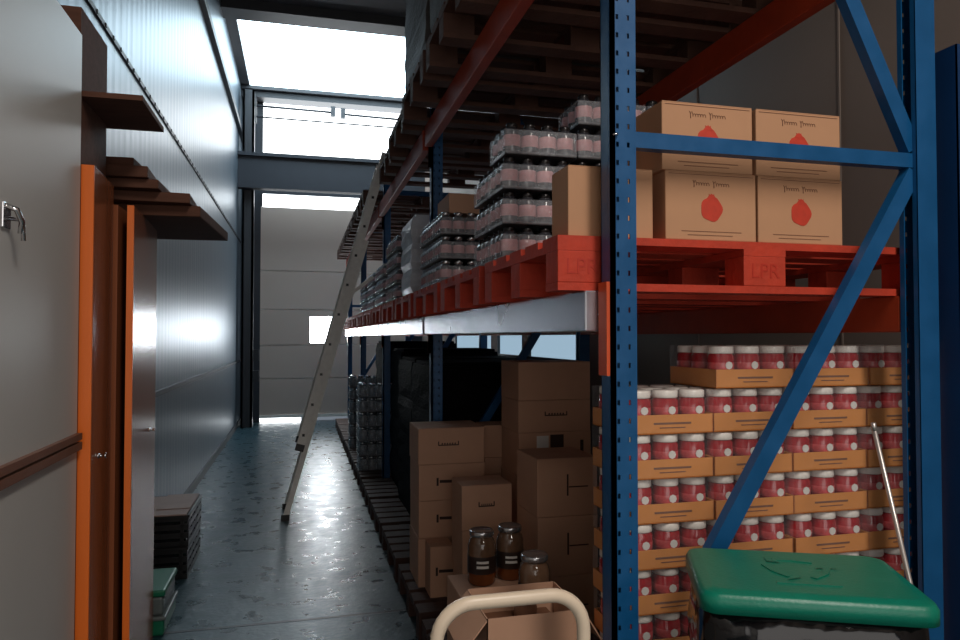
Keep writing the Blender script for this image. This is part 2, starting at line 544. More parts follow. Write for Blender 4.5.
for k in range(4):
    ya, yb = FR[k] + UD, FR[k + 1]
    for (x0, x1, z0, z1, m) in ((.767, .817, 1.585, 1.70, M['grey_beam']), (.767, .817, 2.79, 2.92, M['orange']),
                                (1.83, 1.88, 1.585, 1.70, M['orange']), (1.83, 1.88, 2.79, 2.92, M['orange'])):
        o = beam(ya, yb, x0, x1, z0, z1, m)
        for yy in (ya - .035, yb + .035):
            cn = MB()
            if x0 < 1:
                cn.box(.802, .812, yy - .024, yy + .030, z0 - .12, z1 + .02)
            else:
                cn.box(1.897, 1.905, yy - .024, yy + .030, z0 - .12, z1 + .02)
            cn.obj('connector', M['bright_orange'], o)
for y in FR[:2]:
    MB().lathe([(0, 0), (.008, 0), (.008, .006), (0, .006)], 8).obj('bolt', M['chrome'], rack).location = (RX0 + .01, y - .004, 2.115)

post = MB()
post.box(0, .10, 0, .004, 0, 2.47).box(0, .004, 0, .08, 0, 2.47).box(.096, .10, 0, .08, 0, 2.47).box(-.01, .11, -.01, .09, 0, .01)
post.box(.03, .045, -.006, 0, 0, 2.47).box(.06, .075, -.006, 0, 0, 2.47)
po = post.obj('steel_post', mat('shaded_blue_enamel', (12, 52, 96), 0.4, noise=0.15)); po.location = (1.945, 1.715, 0)  # blue darkened: the shade on this rear post is put into its colour
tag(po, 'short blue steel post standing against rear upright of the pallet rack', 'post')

# ------------------------------------------------------------------ pallets
def pallet_proto(wood, lx, ly, txt=None):
    """root at near left bottom corner; lx along x (three blocks), ly along y"""
    root = thing('pallet', 'pallet', 'pallet')
    bw, bl = .145, .10
    xs = [0, (lx - bw) / 2, lx - bw]
    ys = [0, (ly - bl) / 2, ly - bl]
    bmesh_ = MB().box(0, bw, 0, bl, .022, .112, bev=.003).mesh('block', wood)
    for x in xs:
        for y in ys:
            b = link('block', bmesh_, root, (x, y, 0))
            if txt and y == 0:
                link('lettering', txt, b, (bw / 2, -.0006, .066))
    bot = MB()
    for y in ys:
        bot.box(0, lx, y, y + bl, 0, .022)
    me = bot.mesh('skid_boards', wood)
    link('skid_boards', me, root)
    top = MB()
    for x in xs:
        top.box(x, x + bw, 0, ly, .112, .132)
    n = 5
    g = (ly - n * .125) / (n - 1)
    for k in range(n):
        top.box(0, lx, k * (.125 + g), k * (.125 + g) + .125, .132, .154)
    link('deck_boards', top.mesh('deck_boards', wood), root)
    return root
M['letter_red'] = mat('darker_red_paint', (182, 44, 20), 0.6)
tm = text_mesh('LPR', .062, M['letter_red'])
used = {}
def place(proto, key, loc, label, group=None, rz=0.0):
    if key not in used:
        used[key] = 1
        o = proto
        o.location = loc; o.rotation_euler = (0, 0, rz)
        o['label'] = label
        if group: o['group'] = group
        return o
    return dup(proto, loc, rz, label, group)

slots = []
for k in range(4):
    ya = FR[k] + UD + .02
    yb = FR[k + 1] - .03
    ly = .80
    gap = (yb - ya - 3 * ly) / 2
    slots.append([ya + j * (ly + gap) for j in range(3)])
pr = pallet_proto(M['red_wood'], 1.325, .80, tm)
Z1P = 1.7005
names1 = ['under the printed fruit cartons', 'just behind the printed fruit cartons', 'before the second blue upright']
n = 0
for k in range(4):
    for j in range(3):
        lab = 'red painted wooden pallet on the middle beams ' + names1[j] if k == 0 else \
              'red painted wooden pallet on the middle beams, %s one past the second blue upright' % ORD[n - 3]
        place(pr, 'red', (.692, slots[k][j], Z1P), lab, 'red pallets on the middle beams')
        n += 1
pb = pallet_proto(M['floor_wood'], 1.22, .80)
pc = pallet_proto(M['top_wood'], 1.37, .80)
Z2P = 2.9205
n = 0
for k in range(4):
    for j in range(3):
        if k == 1 and j == 2:
            continue
        lab = 'weathered brown pallet on the top beams, %s from the near end' % ORD[n]
        place(pc, 'browntop', (.615 if not (k == 1) else .64 + .03 * j, slots[k][j], Z2P), lab, 'brown pallets on the top beams')
        n += 1
n = 0
for k in range(4):
    for j in range(3):
        lab = 'brown wooden pallet on the floor under the rack, %s from the near end' % ORD[n]
        place(pb, 'brown', (.60, slots[k][j], 0), lab, 'floor pallets under the rack')
        n += 1
Z0T, Z1T, Z2T = .1545, Z1P + .1545, Z2P + .1545

# grey wrapped loads on the top pallets of the first bay
def wrapped(name, x0, x1, y0, y1, z0, h, m, label, group, cat='wrapped load', layers=4):
    b = MB()
    t = thing(name, label, cat, ((x0 + x1) / 2, (y0 + y1) / 2, z0), 0, group)
    w, d = (x1 - x0) / 2, (y1 - y0) / 2
    rnd = random.Random(int(y0 * 100) + int(z0 * 10))
    prof = []
    nl = layers * 4
    rings = []
    for i in range(nl + 1):
        z = h * i / nl
        s = -.012 if i % 4 == 0 else 0.0
        ring = []
        pts = [(-w, -d), (0, -d), (w, -d), (w, 0), (w, d), (0, d), (-w, d), (-w, 0)]
        for (px, py) in pts:
            ring.append(b.bm.verts.new((px + (s if px > 0 else -s if px < 0 else 0) + rnd.uniform(-.006, .006), py + (s if py > 0 else -s if py < 0 else 0) + rnd.uniform(-.006, .006), z)))
        rings.append(ring)
    for i in range(nl):
        for k in range(8):
            b.bm.faces.new([rings[i][k], rings[i][(k + 1) % 8], rings[i + 1][(k + 1) % 8], rings[i + 1][k]])
    b.bm.faces.new(rings[0][::-1]); b.bm.faces.new(rings[-1])
    b.obj('wrapping', m, t)
    hd = MB().box(-w + .03, w - .03, -d + .03, d - .03, h, h + .025, bev=.006)
    hd.obj('top_sheet', m, t)
    return t
for j in range(3):
    wrapped('wrapped_load', .63, 1.80, slots[0][j] + .01, slots[0][j] + .79, Z2T, 1.25 - .05 * j, M['wrap_grey'],
            'grey stretch-wrapped load on the top beams, %s from the near end' % ORD[j], 'grey wrapped loads on the top beams')
for j in range(2):
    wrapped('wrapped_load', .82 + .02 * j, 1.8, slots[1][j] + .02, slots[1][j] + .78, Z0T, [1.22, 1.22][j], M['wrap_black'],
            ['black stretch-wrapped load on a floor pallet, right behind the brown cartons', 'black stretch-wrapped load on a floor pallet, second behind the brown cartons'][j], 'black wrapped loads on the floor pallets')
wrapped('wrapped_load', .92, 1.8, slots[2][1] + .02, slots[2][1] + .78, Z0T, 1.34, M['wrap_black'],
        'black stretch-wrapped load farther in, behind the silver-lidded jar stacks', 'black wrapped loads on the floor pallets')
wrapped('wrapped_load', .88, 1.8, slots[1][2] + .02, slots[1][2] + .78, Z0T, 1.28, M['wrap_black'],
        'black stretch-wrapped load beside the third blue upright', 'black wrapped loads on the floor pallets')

# ------------------------------------------------------------------ cartons
def carton(x0, x1, y0, y1, z0, z1, label, group=None, mark='bracket', m=None, name='carton', rz=0.0, tape=True):
    w, d, h = x1 - x0, y1 - y0, z1 - z0
    m = m or M['kraft_dark']
    t = thing(name, label, 'box', ((x0 + x1) / 2, (y0 + y1) / 2, z0), rz, group)
    b = MB().box(-w / 2, w / 2, -d / 2, d / 2, 0, h - .003, bev=.003)
    # top flaps meeting at a centre seam
    b.obj('body', m, t)
    f = MB().box(-w / 2 + .001, w / 2 - .001, -d / 2 + .001, -.002, h - .003, h - .0005).box(-w / 2 + .001, w / 2 - .001, .002, d / 2 - .001, h - .003, h - .0005)
    f.obj('flaps', m, t)
    yf = -d / 2 - .0012
    if mark == 'bracket':
        p = MB()
        cx, cz, L = random.uniform(-.02, .04), h * .52, w * .30
        p.poly_y([(cx - L / 2, cz - .003), (cx + L / 2, cz - .003), (cx + L / 2, cz + .003), (cx - L / 2, cz + .003)], yf)
        for s in (-1, 1):
            xx = cx + s * L / 2
            p.poly_y([(xx - .003, cz - .002), (xx + .003, cz - .002), (xx + .003, cz + .022), (xx - .003, cz + .022)], yf)
        for q in range(6):
            xx = cx - L * .36 + q * L * .13
            p.poly_y([(xx, cz + .004), (xx + L * .08, cz + .004), (xx + L * .07, cz + .014), (xx + .002, cz + .012)], yf)
        p.obj('printed_mark', M['print'], t)
    elif mark == 'tick':
        p = MB()
        cx, cz = -w * .22, h * .5
        p.poly_y([(cx - .006, cz - .02), (cx + .006, cz - .02), (cx + .006, cz + .025), (cx - .006, cz + .025)], yf)
        p.poly_y([(cx + .012, cz - .004), (cx + .10, cz - .006), (cx + .10, cz + .010), (cx + .012, cz + .012)], yf)
        p.obj('printed_mark', M['print'], t)
    elif mark == 'label':
        p = MB().poly_y([(-.11, h * .62), (-.04, h * .62), (-.04, h * .92), (-.11, h * .92)], yf)
        p.obj('paper_label', M['white'], t)['label'] = 'white paper label'
        p = MB().poly_y([(-.03, h * .62), (.05, h * .62), (.05, h * .94), (-.03, h * .94)], yf)
        p.obj('printed_mark', M['print'], t)
        MB().poly_y([(.15, h * .42), (.17, h * .42), (.17, h * .8), (.15, h * .8)], yf).obj('printed_mark', M['print'], t)
    elif mark == 'side':
        p = MB().poly_y([(w * .02, h * .5 - .003), (w * .34, h * .5 - .003), (w * .34, h * .5 + .003), (w * .02, h * .5 + .003)], yf)
        p.poly_y([(-.004, h * .35), (.004, h * .35), (.004, h * .72), (-.004, h * .72)], yf)
        p.obj('printed_mark', M['print'], t)
    elif mark == 'fruit':
        p = MB()
        cz, rr = h * .49, .036
        pts = []
        for a in range(24):
            th = 2 * PI * a / 24
            r = rr * (1 + .05 * math.cos(5 * th))
            pts.append((r * math.cos(th), cz - .006 + r * 1.02 * math.sin(th)))
        p.poly_y(pts, yf)
        p.poly_y([(-.016, cz + rr * .7), (.016, cz + rr * .7), (.008, cz + rr * .98), (.009, cz + rr * 1.08), (.003, cz + rr * 1.02), (0, cz + rr * 1.12), (-.004, cz + rr * 1.02), (-.010, cz + rr * 1.07), (-.008, cz + rr * .98)], yf - .0004)
        p.obj('fruit_emblem', M['fruit'], t)['label'] = 'red round fruit emblem'
        s = MB()
        for (xa_, xb_) in ((-.062, -.008), (.004, .058)):      # two joined-up handwritten words
            n_ = 44
            pts = []
            for q in range(n_ + 1):
                u = q / n_
                amp = (.011 if u < .16 else .0045)
                a = u * 2 * PI * 6.5
                pts.append((xa_ + u * (xb_ - xa_) + .0022 * math.sin(a), yf + .0004, h * .80 + .004 + amp * math.cos(a)))
            wd = s.tube(pts, .0009, 5)
            s.obj('script_print', M['script'], t)
            s = MB()
        for q in (0, 1):
            s = MB()
            s.bar((-.10 + .02 * q, yf + .0006, h * .13 - .011 * q), (.10 - .03 * q, yf + .0006, h * .13 - .011 * q), .0012, .0016)
            s.obj('printed_rule', M['script'], t)
        s = MB()
        s.bar((-w / 2 + .01, yf + .0006, h * .955), (w / 2 - .01, yf + .0006, h * .955), .0012, .0014)
        s.obj('printed_rule', M['script'], t)
    return t

# printed fruit cartons on the first red pallet
yf = slots[0][0] + .01
GZ = Z1T + .0005
for (x0, z0, lab) in ((1.03, 0, 'kraft carton with red fruit emblem, lower row, beside the plain kraft carton'), (1.34, 0, 'kraft carton with red fruit emblem, lower row, nearer the rear blue upright'),
                      (1.02, .204, 'kraft carton with red fruit emblem, upper row, nearer the front blue upright'), (1.335, .204, 'kraft carton with red fruit emblem, upper row, nearer the rear blue upright')):
    carton(x0, x0 + .302, yf, yf + .27, GZ + z0, GZ + z0 + .2035, lab, 'fruit emblem cartons', 'fruit', M['kraft'])
carton(.735, 1.0, yf + .02, yf + .155, GZ, GZ + .205, 'plain kraft carton on the red pallet behind the front blue upright', None, 'none', M['kraft'])

# cartons on the floor pallets
gz = Z0T + .0005
def stack(x0, x1, y0, y1, zs, marks, labs, group):
    for i in range(len(zs) - 1):
        dx = random.uniform(-.004, .004)
        carton(x0 + dx, x1 + dx, y0, y1, zs[i] + .0006, zs[i + 1], labs[i], group, marks[i], rz=random.uniform(-.008, .008))
stack(.655, 1.04, 3.97, 4.30, [gz, .43, .64, .845, 1.05], ['none', 'tick', 'tick', 'bracket'],
      ['bottom brown carton of the stack next to the aisle before the second blue upright', 'second carton up in the aisle-side stack, behind the jars', 'third carton up in the aisle-side stack, with a dark mark at left',
       'top carton of the aisle-side stack, with a printed bar'], 'cartons in the aisle-side stack')
carton(.69, .82, 3.80, 3.955, gz, .43, 'small narrow brown carton standing before the aisle-side stack', None, 'tick')
stack(1.08, 1.30, 4.135, 4.34, [gz, .445, .74, .84, 1.035], ['none'] * 4,
      ['bottom small carton squeezed behind the middle stack', 'second small carton squeezed behind the middle stack', 'flat small carton third up behind the middle stack', 'top small carton between the two tall carton stacks'], 'small cartons between the stacks')
stack(.80, 1.065, 3.50, 3.74, [gz, .37, .59, .815], ['none', 'none', 'bracket'],
      ['bottom brown carton of the middle stack behind the big jars', 'second brown carton of the middle stack behind the big jars', 'top brown carton of the middle stack, printed bar above the big jars'], 'cartons in the middle stack')
stack(1.085, 1.39, 3.16, 3.48, [gz, .44, .72, .995], ['side', 'side', 'side'],
      ['bottom brown carton of the shaded stack beside the front blue upright', 'middle brown carton of the shaded stack beside the front blue upright', 'top brown carton of the shaded stack beside the front blue upright'], 'cartons in the shaded stack')
stack(1.18, 1.61, 3.76, 4.10, [gz, .36, .575, .79, 1.035, 1.215, 1.43], ['none', 'none', 'none', 'label', 'bracket', 'none'],
      ['bottom carton of the tall back stack, hidden low', 'second carton from the bottom of the tall back stack', 'third carton from the bottom of the tall back stack',
       'carton with white paper label in the tall back stack', 'carton with dark print, just above the white labelled one', 'topmost shaded carton of the tall back stack'], 'cartons in the tall back stack')
# big jars on a carton
carton(.645, .99, 2.52, 3.13, gz, .50, 'long brown carton carrying the big glass jars', None, 'none')
def big_jar(label, loc):
    t = thing('glass_jar', label, 'jar', loc, 0, 'big jars on the carton')
    t.scale = (1.07, 1.07, 1.05)
    g = MB().lathe([(0, 0), (.050, 0, M['amber']), (.057, .012, M['amber']), (.058, .05, M['amber']), (.0585, .055, M['jar_dark']), (.0585, .12, M['jar_dark']), (.058, .125, M['jar_brown']),
                    (.057, .16, M['jar_brown']), (.050, .182, M['jar_brown']), (.043, .19, M['jar_brown']), (.043, .2, M['jar_brown']), (0, .2, M['jar_brown'])], 20)
    g.obj('body', None, t)
    l = MB().lathe([(0, .196), (.048, .196), (.050, .2), (.050, .214), (.047, .219), (.040, .217), (0, .217)], 20)
    l.obj('lid', M['silver'], t)
    p = MB()
    for a0, z0, z1 in ((-2.1, .075, .085), (-2.1, .095, .104)):
        for k in range(6):
            a = a0 + k * .14
            p.box(.0586 * math.cos(a) - .004, .0586 * math.cos(a) + .004, .0586 * math.sin(a) - .002, .0586 * math.sin(a) + .001, z0, z1)
    p.obj('label_print', M['white'], t)
    return t
big_jar('big lidded glass jar with dark label, next to the aisle on the carton', (.772, 3.0, .5005))
big_jar('big lidded glass jar with dark label, second from the aisle', (.912, 3.04, .5005))
big_jar('big lidded glass jar with only its shoulder above the open carton', (.885, 2.62, .5005))
# open carton
carton(.585, .915, 2.20, 2.49, gz, .32, 'closed flat carton under the open carton', None, 'none')
oc = thing('open_carton', 'open brown carton with flaps out, behind the cream trolley handle', 'box', (.75, 2.345, .3206))
w, d, h, t_ = .165, .14, .345, .004
ob = MB()
ob.box(-w, w, -d, -d + t_, 0, h).box(-w, w, d - t_, d, 0, h).box(-w, -w + t_, -d, d, 0, h).box(w - t_, w, -d, d, 0, h).box(-w, w, -d, d, 0, t_)
ob.obj('body', M['kraft_dark'], oc)
for (px, sx) in ((-w, -1), (w, 1)):
    fl = MB().box(0, .13, -d, d, 0, t_)
    f = fl.obj('flap', M['kraft_dark'], oc)
    f.location = (px, 0, h - t_)
    f.rotation_euler = (0, math.radians(58), 0) if sx > 0 else (0, math.radians(180 - 50), 0)
MB().box(-.12, .12, -.1, .1, t_, .27).lathe([(.04, .27), (.04, .31), (0, .315)], 14, at=(.02, .03, 0)).obj('packed_contents', M['kraft_in'], oc)

# ------------------------------------------------------------------ red jam trays
JR, JP = .043, .0955
TH = .1385
def jam_proto(cols, rows):
    t = thing('jam_tray', 'tray', 'tray of jars')
    W, D = .288, .288
    tr = MB().box(0, W, 0, D, 0, .004).box(0, W, 0, .003, 0, .060).box(0, W, D - .003, D, 0, .060).box(0, .003, 0, D, 0, .060).box(W - .003, W, 0, D, 0, .060)
    tro = tr.obj('tray', M['tray'], t)
    pm = MB().poly_y([(.08, .030), (.21, .030), (.21, .036), (.08, .036)], -.001).poly_y([(.10, .018), (.19, .018), (.19, .021), (.10, .021)], -.001)
    pm.obj('printed_line', M['script'], tro)
    jm = MB().lathe([(0, 0), (.036, 0, M['jam']), (JR, .008, M['jam']), (JR, .054, M['jam']), (JR + .0004, .055, M['jam_label']), (JR + .0004, .078, M['jam_label']), (JR, .079, M['jam']), (JR, .098, M['jam']), (.036, .109, M['jam']), (.036, .117, M['jam']), (0, .117, M['jam'])], 16).mesh('jar')
    lm = MB().lathe([(0, .107), (.0405, .107), (.0415, .109), (.0415, .128), (.0375, .131), (0, .131)], 16).mesh('lid', M['lid_white'])
    bd = MB()
    bd.poly_y([(0.003 + .013 * math.cos(a * PI / 4), .069 + .013 * math.sin(a * PI / 4)) for a in range(8)], -JR - .0016, depth=.002)
    bdm = bd.mesh('round_sticker', M['white'])
    for c in cols:
        for r in range(rows):
            if rows == 3 or True:
                j = link('jar', jm, t, (JP * (c + .5), JP * (r + .5), .004))
                link('lid', lm, j)
                if r == 0:
                    link('round_sticker', bdm, j)
    fm = MB().box(-.001, W + .001, -.0015, D + .001, .004, TH - .003)
    link('shrink_film', fm.mesh('shrink_film', M['film_red']), t)
    return t
jam9 = jam_proto(range(3), 3)
jam6 = jam_proto(range(3), 2)
JX0, JY = .99, 2.0
colname = ['next to the front blue upright', 'second from the front blue upright', 'third from the front blue upright', 'by the rear blue upright']
for k in range(10):
    for c in range(4):
        if k == 9 and c == 0:
            continue
        row = 9 - k
        x = JX0 + c * .293
        lab = ('tray of red jam jars in the top row, ' if row == 0 else 'tray of red jam jars, %s row down, ' % ORD[row]) + colname[c]
        first9 = (c == 0 or row == 0 or (row == 1 and c == 1))
        px = x if k < 9 else x + .012
        place(jam9 if first9 else jam6, 'j9' if first9 else 'j6', (px + random.uniform(-.003, .003), JY + random.uniform(0, .008), gz + k * TH + .0004 * k), lab, 'stacked trays of red jam jars')
        if x + .29 > XR: print('jam beyond wall', x)

# ------------------------------------------------------------------ pink and clear jar packs
def pack_proto(name, ncol, nrow, r, h, capm, bodym, labm, trayh, film, low=False, capr=.72):
    t = thing(name, 'pack', 'pack of jars')
    p = 2 * r + .003
    W, D = ncol * p, nrow * p
    MB().box(0, W, 0, D, 0, .004).box(0, W, 0, .002, 0, trayh).box(0, .002, 0, D, 0, trayh).box(W - .002, W, 0, D, 0, trayh).box(0, W, D - .002, D, 0, trayh).obj('tray', M['pack_tray'], t)
    seg = 8 if low else 12
    jm = MB().lathe([(0, 0), (r * .9, 0, bodym), (r, h * .06, bodym), (r, h * .24, bodym), (r + .0004, h * .25, labm), (r + .0004, h * .60, labm), (r, h * .61, bodym), (r, h * .70, bodym), (r * .66, h * .86, bodym), (0, h * .86, bodym)], seg).mesh('jar')
    lm = MB().lathe([(0, h * .80), (r * capr, h * .80), (r * capr, h * .98), (r * capr * .9, h), (0, h)], seg).mesh('lid', capm)
    for c in range(ncol):
        for q in range(nrow):
            if q == 0 or c == 0 or (q == 1 and not low):
                j = link('jar', jm, t, (p * (c + .5), p * (q + .5), .004))
                link('lid', lm, j)
    if film:
        f = MB().box(-.002, W + .002, -.002, D + .002, .002, h * .79, bev=.004)
        link('shrink_film', f.mesh('shrink_film', M['film']), t)
    return t
PH = .1295
pink = pack_proto('jar_pack', 4, 3, .0335, .118, M['cap_dark'], M['jar_glass'], M['pink_label'], .012, True, capr=.66)
PW, PD = 4 * .07, 3 * .07
py0 = 2.47
z = Z1T + .0005
rows = [(0, 0, 0), (1, 0, 1), (2, 0, 1)]
placed = 0
def pk(key, proto, x, y, z, lab, grp, rz=0):
    return place(proto, key, (x, y, z), lab, grp, rz)
for lay in range(5):
    for dy in range(2):
        for cx in range(3):
            if lay == 4 and (cx == 0 or dy == 1):
                continue
            if lay == 3 and dy == 1:
                continue
            x = .715 + cx * (PW + .008) + (.01 if lay > 2 else 0)
            y = py0 + dy * (PD + .012)
            lab = 'film-wrapped pack of pink-labelled jars, %s layer up, %s row, %s from the aisle' % (ORD[lay], ['front', 'back'][dy], ORD[cx])
            pk('pink', pink, x, y, z + lay * PH, lab, 'pink-labelled jar packs behind the kraft carton')
# more packs on the middle level, further along
far = pack_proto('jar_pack', 4, 3, .0335, .118, M['silver'], M['jar_glass'], M['pink_label'], .012, True, low=True)
def far_block(x0, y0, nx, ny, nl, where, z0, proto, key, grp):
    for lay in range(nl):
        for a in range(ny):
            for b in range(nx):
                lab = 'pack of jars %s, %s layer up, %s along, %s deep' % (where, ORD[lay], ORD[a], ORD[b])
                pk(key, proto, x0 + b * (PW + .006), y0 + a * (PD + .01), z0 + lay * PH, lab, grp)
S = slots
far_block(.715, S[0][2] + .03, 2, 3, 3, 'before the second blue upright', z, far, 'far', 'jar packs before the second upright')
carton(.78, 1.12, S[0][2] + .12, S[0][2] + .45, z + 3 * PH + .001, z + 3 * PH + .11, 'small flat carton lying on jar packs before the second blue upright', None, 'none', M['kraft_dark'])
# white wrapped load just behind the second upright, then more packs
wrapped('wrapped_load', .70, 1.25, S[1][0] + .03, S[1][0] + .50, z, .50, M['wrap_white'], 'white stretch-wrapped load just behind the second blue upright, middle beams', None, layers=3)
far_block(.715, S[1][1] + .02, 1, 3, 4, 'past the white wrapped load', z, far, 'far', 'jar packs past the white load')
far_block(.715, S[1][2] + .05, 1, 3, 3, 'beside the leaning ladder', z, far, 'far', 'jar packs beside the ladder')
far_block(.72, S[2][0] + .05, 1, 3, 3, 'past the leaning ladder', z, far, 'far', 'jar packs past the ladder')
far_block(.72, S[2][1] + .05, 1, 3, 3, 'two pallets past the leaning ladder', z, far, 'far', 'jar packs two pallets past the ladder')
# floor level stacks of clear jars
clear = pack_proto('jar_pack', 4, 3, .046, .142, M['silver'], M['clear_glass'], M['clear_glass'], .016, True, low=True, capr=.85)
for lay in range(6):
    pk('clear', clear, .605, S[2][0] + .32, Z0T + .0005 + lay * .155, 'pack of silver-lidded jars in the lower floor stack, %s from the bottom' % ORD[lay], 'silver-lidded packs in the lower floor stack')
for lay in range(6):
    pk('clear', clear, .615, S[2][2] + .10, Z0T + .0005 + lay * .155, 'pack of silver-lidded jars in the floor stack behind the first, %s up' % ORD[lay], 'silver-lidded packs in the rear floor stack')

# ------------------------------------------------------------------ trolley with cream handle
tr = thing('hand_truck', 'hand truck with a cream tube handle before the open carton', 'trolley', (.426, 1.405, 0))
pts = []
hw, zt, rr = .158, 1.03, .075
for z_ in (.10, .4, .7, .85, zt - rr):
    pts.append((-hw, 0, z_))
for k in range(1, 8):
    a = PI - k * PI / 2 / 8
    pts.append((-hw + rr + rr * math.cos(a), 0, zt - rr + rr * math.sin(a)))
pts.append((-hw + rr, 0, zt)); pts.append((hw - rr, 0, zt))
for k in range(1, 8):
    a = PI / 2 - k * PI / 2 / 8
    pts.append((hw - rr + rr * math.cos(a), 0, zt - rr + rr * math.sin(a)))
for z_ in (zt - rr, .85, .7, .4, .10):
    pts.append((hw, 0, z_))
MB().tube(pts, .0145, 14).obj('handle', M['cream'], tr)['label'] = 'cream tube handle'
for z_ in (.35, .68):
    MB().tube([(-hw, 0, z_), (hw, 0, z_)], .010, 10).obj('crossbar', M['cream'], tr)
MB().box(-.19, .19, .012, .20, .02, .03).box(-.19, .19, -.012, .018, .02, .16).obj('toe_plate', M['dark_steel'], tr)
MB().tube([(-.21, -.07, .10), (.21, -.07, .10)], .009, 8).box(-.165, -.15, -.08, .0, .09, .12).box(.15, .165, -.08, .0, .09, .12).obj('axle', M['dark_steel'], tr)
for s in (-1, 1):
    wm = MB().lathe([(0, -.02), (.06, -.02), (.09, -.026), (.10, -.015), (.10, .015), (.09, .026), (.06, .02), (0, .02)], 20)
    wo = wm.obj('wheel', M['black'], tr)
    wo.location = (s * .205, -.07, .10); wo.rotation_euler = (0, PI / 2, 0)

# ------------------------------------------------------------------ waste bin
bc = (1.168, 1.472)
bn = thing('waste_bin', 'black waste bin with green lid before the jam trays', 'bin', (bc[0], bc[1], 0), math.radians(-24.5))
W2, D2 = .24, .168
body = MB()
vs = []
for (z_, s) in ((0.01, .80), (.06, .82), (.93, .96)):
    ring = []
    for k in range(20):
        a = 2 * PI * k / 20
        cx, sx = math.cos(a), math.sin(a)
        e = .35
        ring.append(body.bm.verts.new((W2 * s * abs(cx) ** e * (1 if cx > 0 else -1), D2 * s * abs(sx) ** e * (1 if sx > 0 else -1), z_)))
    vs.append(ring)
for i in range(2):
    for k in range(20):
        body.bm.faces.new([vs[i][k], vs[i][(k + 1) % 20], vs[i + 1][(k + 1) % 20], vs[i + 1][k]])
body.bm.faces.new(vs[0][::-1]); body.bm.faces.new(vs[2])
body.obj('body', M['black'], bn)
bag = MB()
rnd = random.Random(3)
nseg = 64
rings = []
for (z_, s, j) in ((.955, .94, .002), (.95, 1.0, .004), (.90, 1.02, .010), (.84, 1.03, .014), (.79, 1.035, .02), (.77, 1.0, .012)):
    ring = []
    for k in range(nseg):
        a = 2 * PI * k / nseg
        cx, sx = math.cos(a), math.sin(a)
        e = .35
        r = s + rnd.uniform(-j, j) * .9 + .012 * math.sin(k * 1.3 + z_ * 60) * (z_ < .94)
        ring.append(bag.bm.verts.new((W2 * r * abs(cx) ** e * (1 if cx > 0 else -1), D2 * r * abs(sx) ** e * (1 if sx > 0 else -1), z_ + rnd.uniform(-j, j) * .5)))
    rings.append(ring)
for i in range(len(rings) - 1):
    for k in range(nseg):
        f = bag.bm.faces.new([rings[i][k], rings[i][(k + 1) % nseg], rings[i + 1][(k + 1) % nseg], rings[i + 1][k]])
        f.smooth = True
bag.obj('bag', M['bag'], bn)['label'] = 'glossy black bag folded over the rim'
lid = MB()
def rrect(hw, hd, r, z_, n=6):
    r *= .75
    out = []
    for (sx, sy, a0) in ((1, 1, 0), (-1, 1, PI / 2), (-1, -1, PI), (1, -1, 1.5 * PI)):
        for k in range(n + 1):
            a = a0 + k * PI / 2 / n
            out.append((sx * (hw - r) + r * math.cos(a), sy * (hd - r) + r * math.sin(a), z_))
    return out
lp = [rrect(.24, .172, .05, .957), rrect(.248, .182, .055, .957), rrect(.248, .182, .055, .985), rrect(.241, .176, .05, .998), rrect(.235, .17, .045, 1.0), rrect(.225, .16, .04, 1.004), rrect(.215, .15, .035, 1.005)]
lr = [[lid.bm.verts.new(p) for p in ring] for ring in lp]
n_ = len(lr[0])
for i in range(len(lr) - 1):
    for k in range(n_):
        f = lid.bm.faces.new([lr[i][k], lr[i][(k + 1) % n_], lr[i + 1][(k + 1) % n_], lr[i + 1][k]])
        f.smooth = True
lid.bm.faces.new(lr[-1]); lid.bm.faces.new(lr[0][::-1])
lo = lid.obj('lid', M['green'], bn); lo['label'] = 'green plastic lid'
em = MB()
for k in range(3):                                           # three bent arrows chasing round, raised in the plastic
    a = PI / 2 + k * 2 * PI / 3
    def P(ang, r):
        return (.0 + 1.25 * r * math.cos(ang), .02 + 1.25 * r * math.sin(ang), 1.006)
    em.bar(P(a - .75, .058), P(a + .0, .052), .003, .016, side=Vector((0, 0, 1)))
    em.bar(P(a + .0, .052), P(a + .62, .058), .003, .016, side=Vector((0, 0, 1)))
    q = [P(a + .62, .036), P(a + .62, .08), P(a + .98, .058)]
    em.bm.faces.new([em.bm.verts.new((p[0], p[1], 1.0072)) for p in q])
em.box(-.07, .07, -.098, -.088, 1.0045, 1.0075)
em.obj('raised_emblem', M['green'], lo)
MB().tube([(-.2, .205, .96), (.2, .205, .96)], .010, 10).obj('hinge', M['black'], bn)

pl = MB().tube([(1.627, 1.70, 1.31), (1.845, 1.56, .0)], .0105, 10)
plo = thing('pole', 'thin pale metal pole leaning beside the green-lidded bin', 'pole', (1.825, 1.56, 0))
q = MB().tube([(-.218, .14, 1.31), (0, 0, .01)], .0068, 10).obj('shaft', M['pole'], plo)
MB().tube([(-.2186, .1404, 1.322), (-.2163, .139, 1.30)], .0075, 10).obj('end_cap', M['pole'], plo)
MB().tube([(0, 0, .0), (-.0085, .0055, .05)], .014, 10).obj('end_cap', M['black'], plo)
bpy.data.meshes.remove(pl.mesh('tmp'))

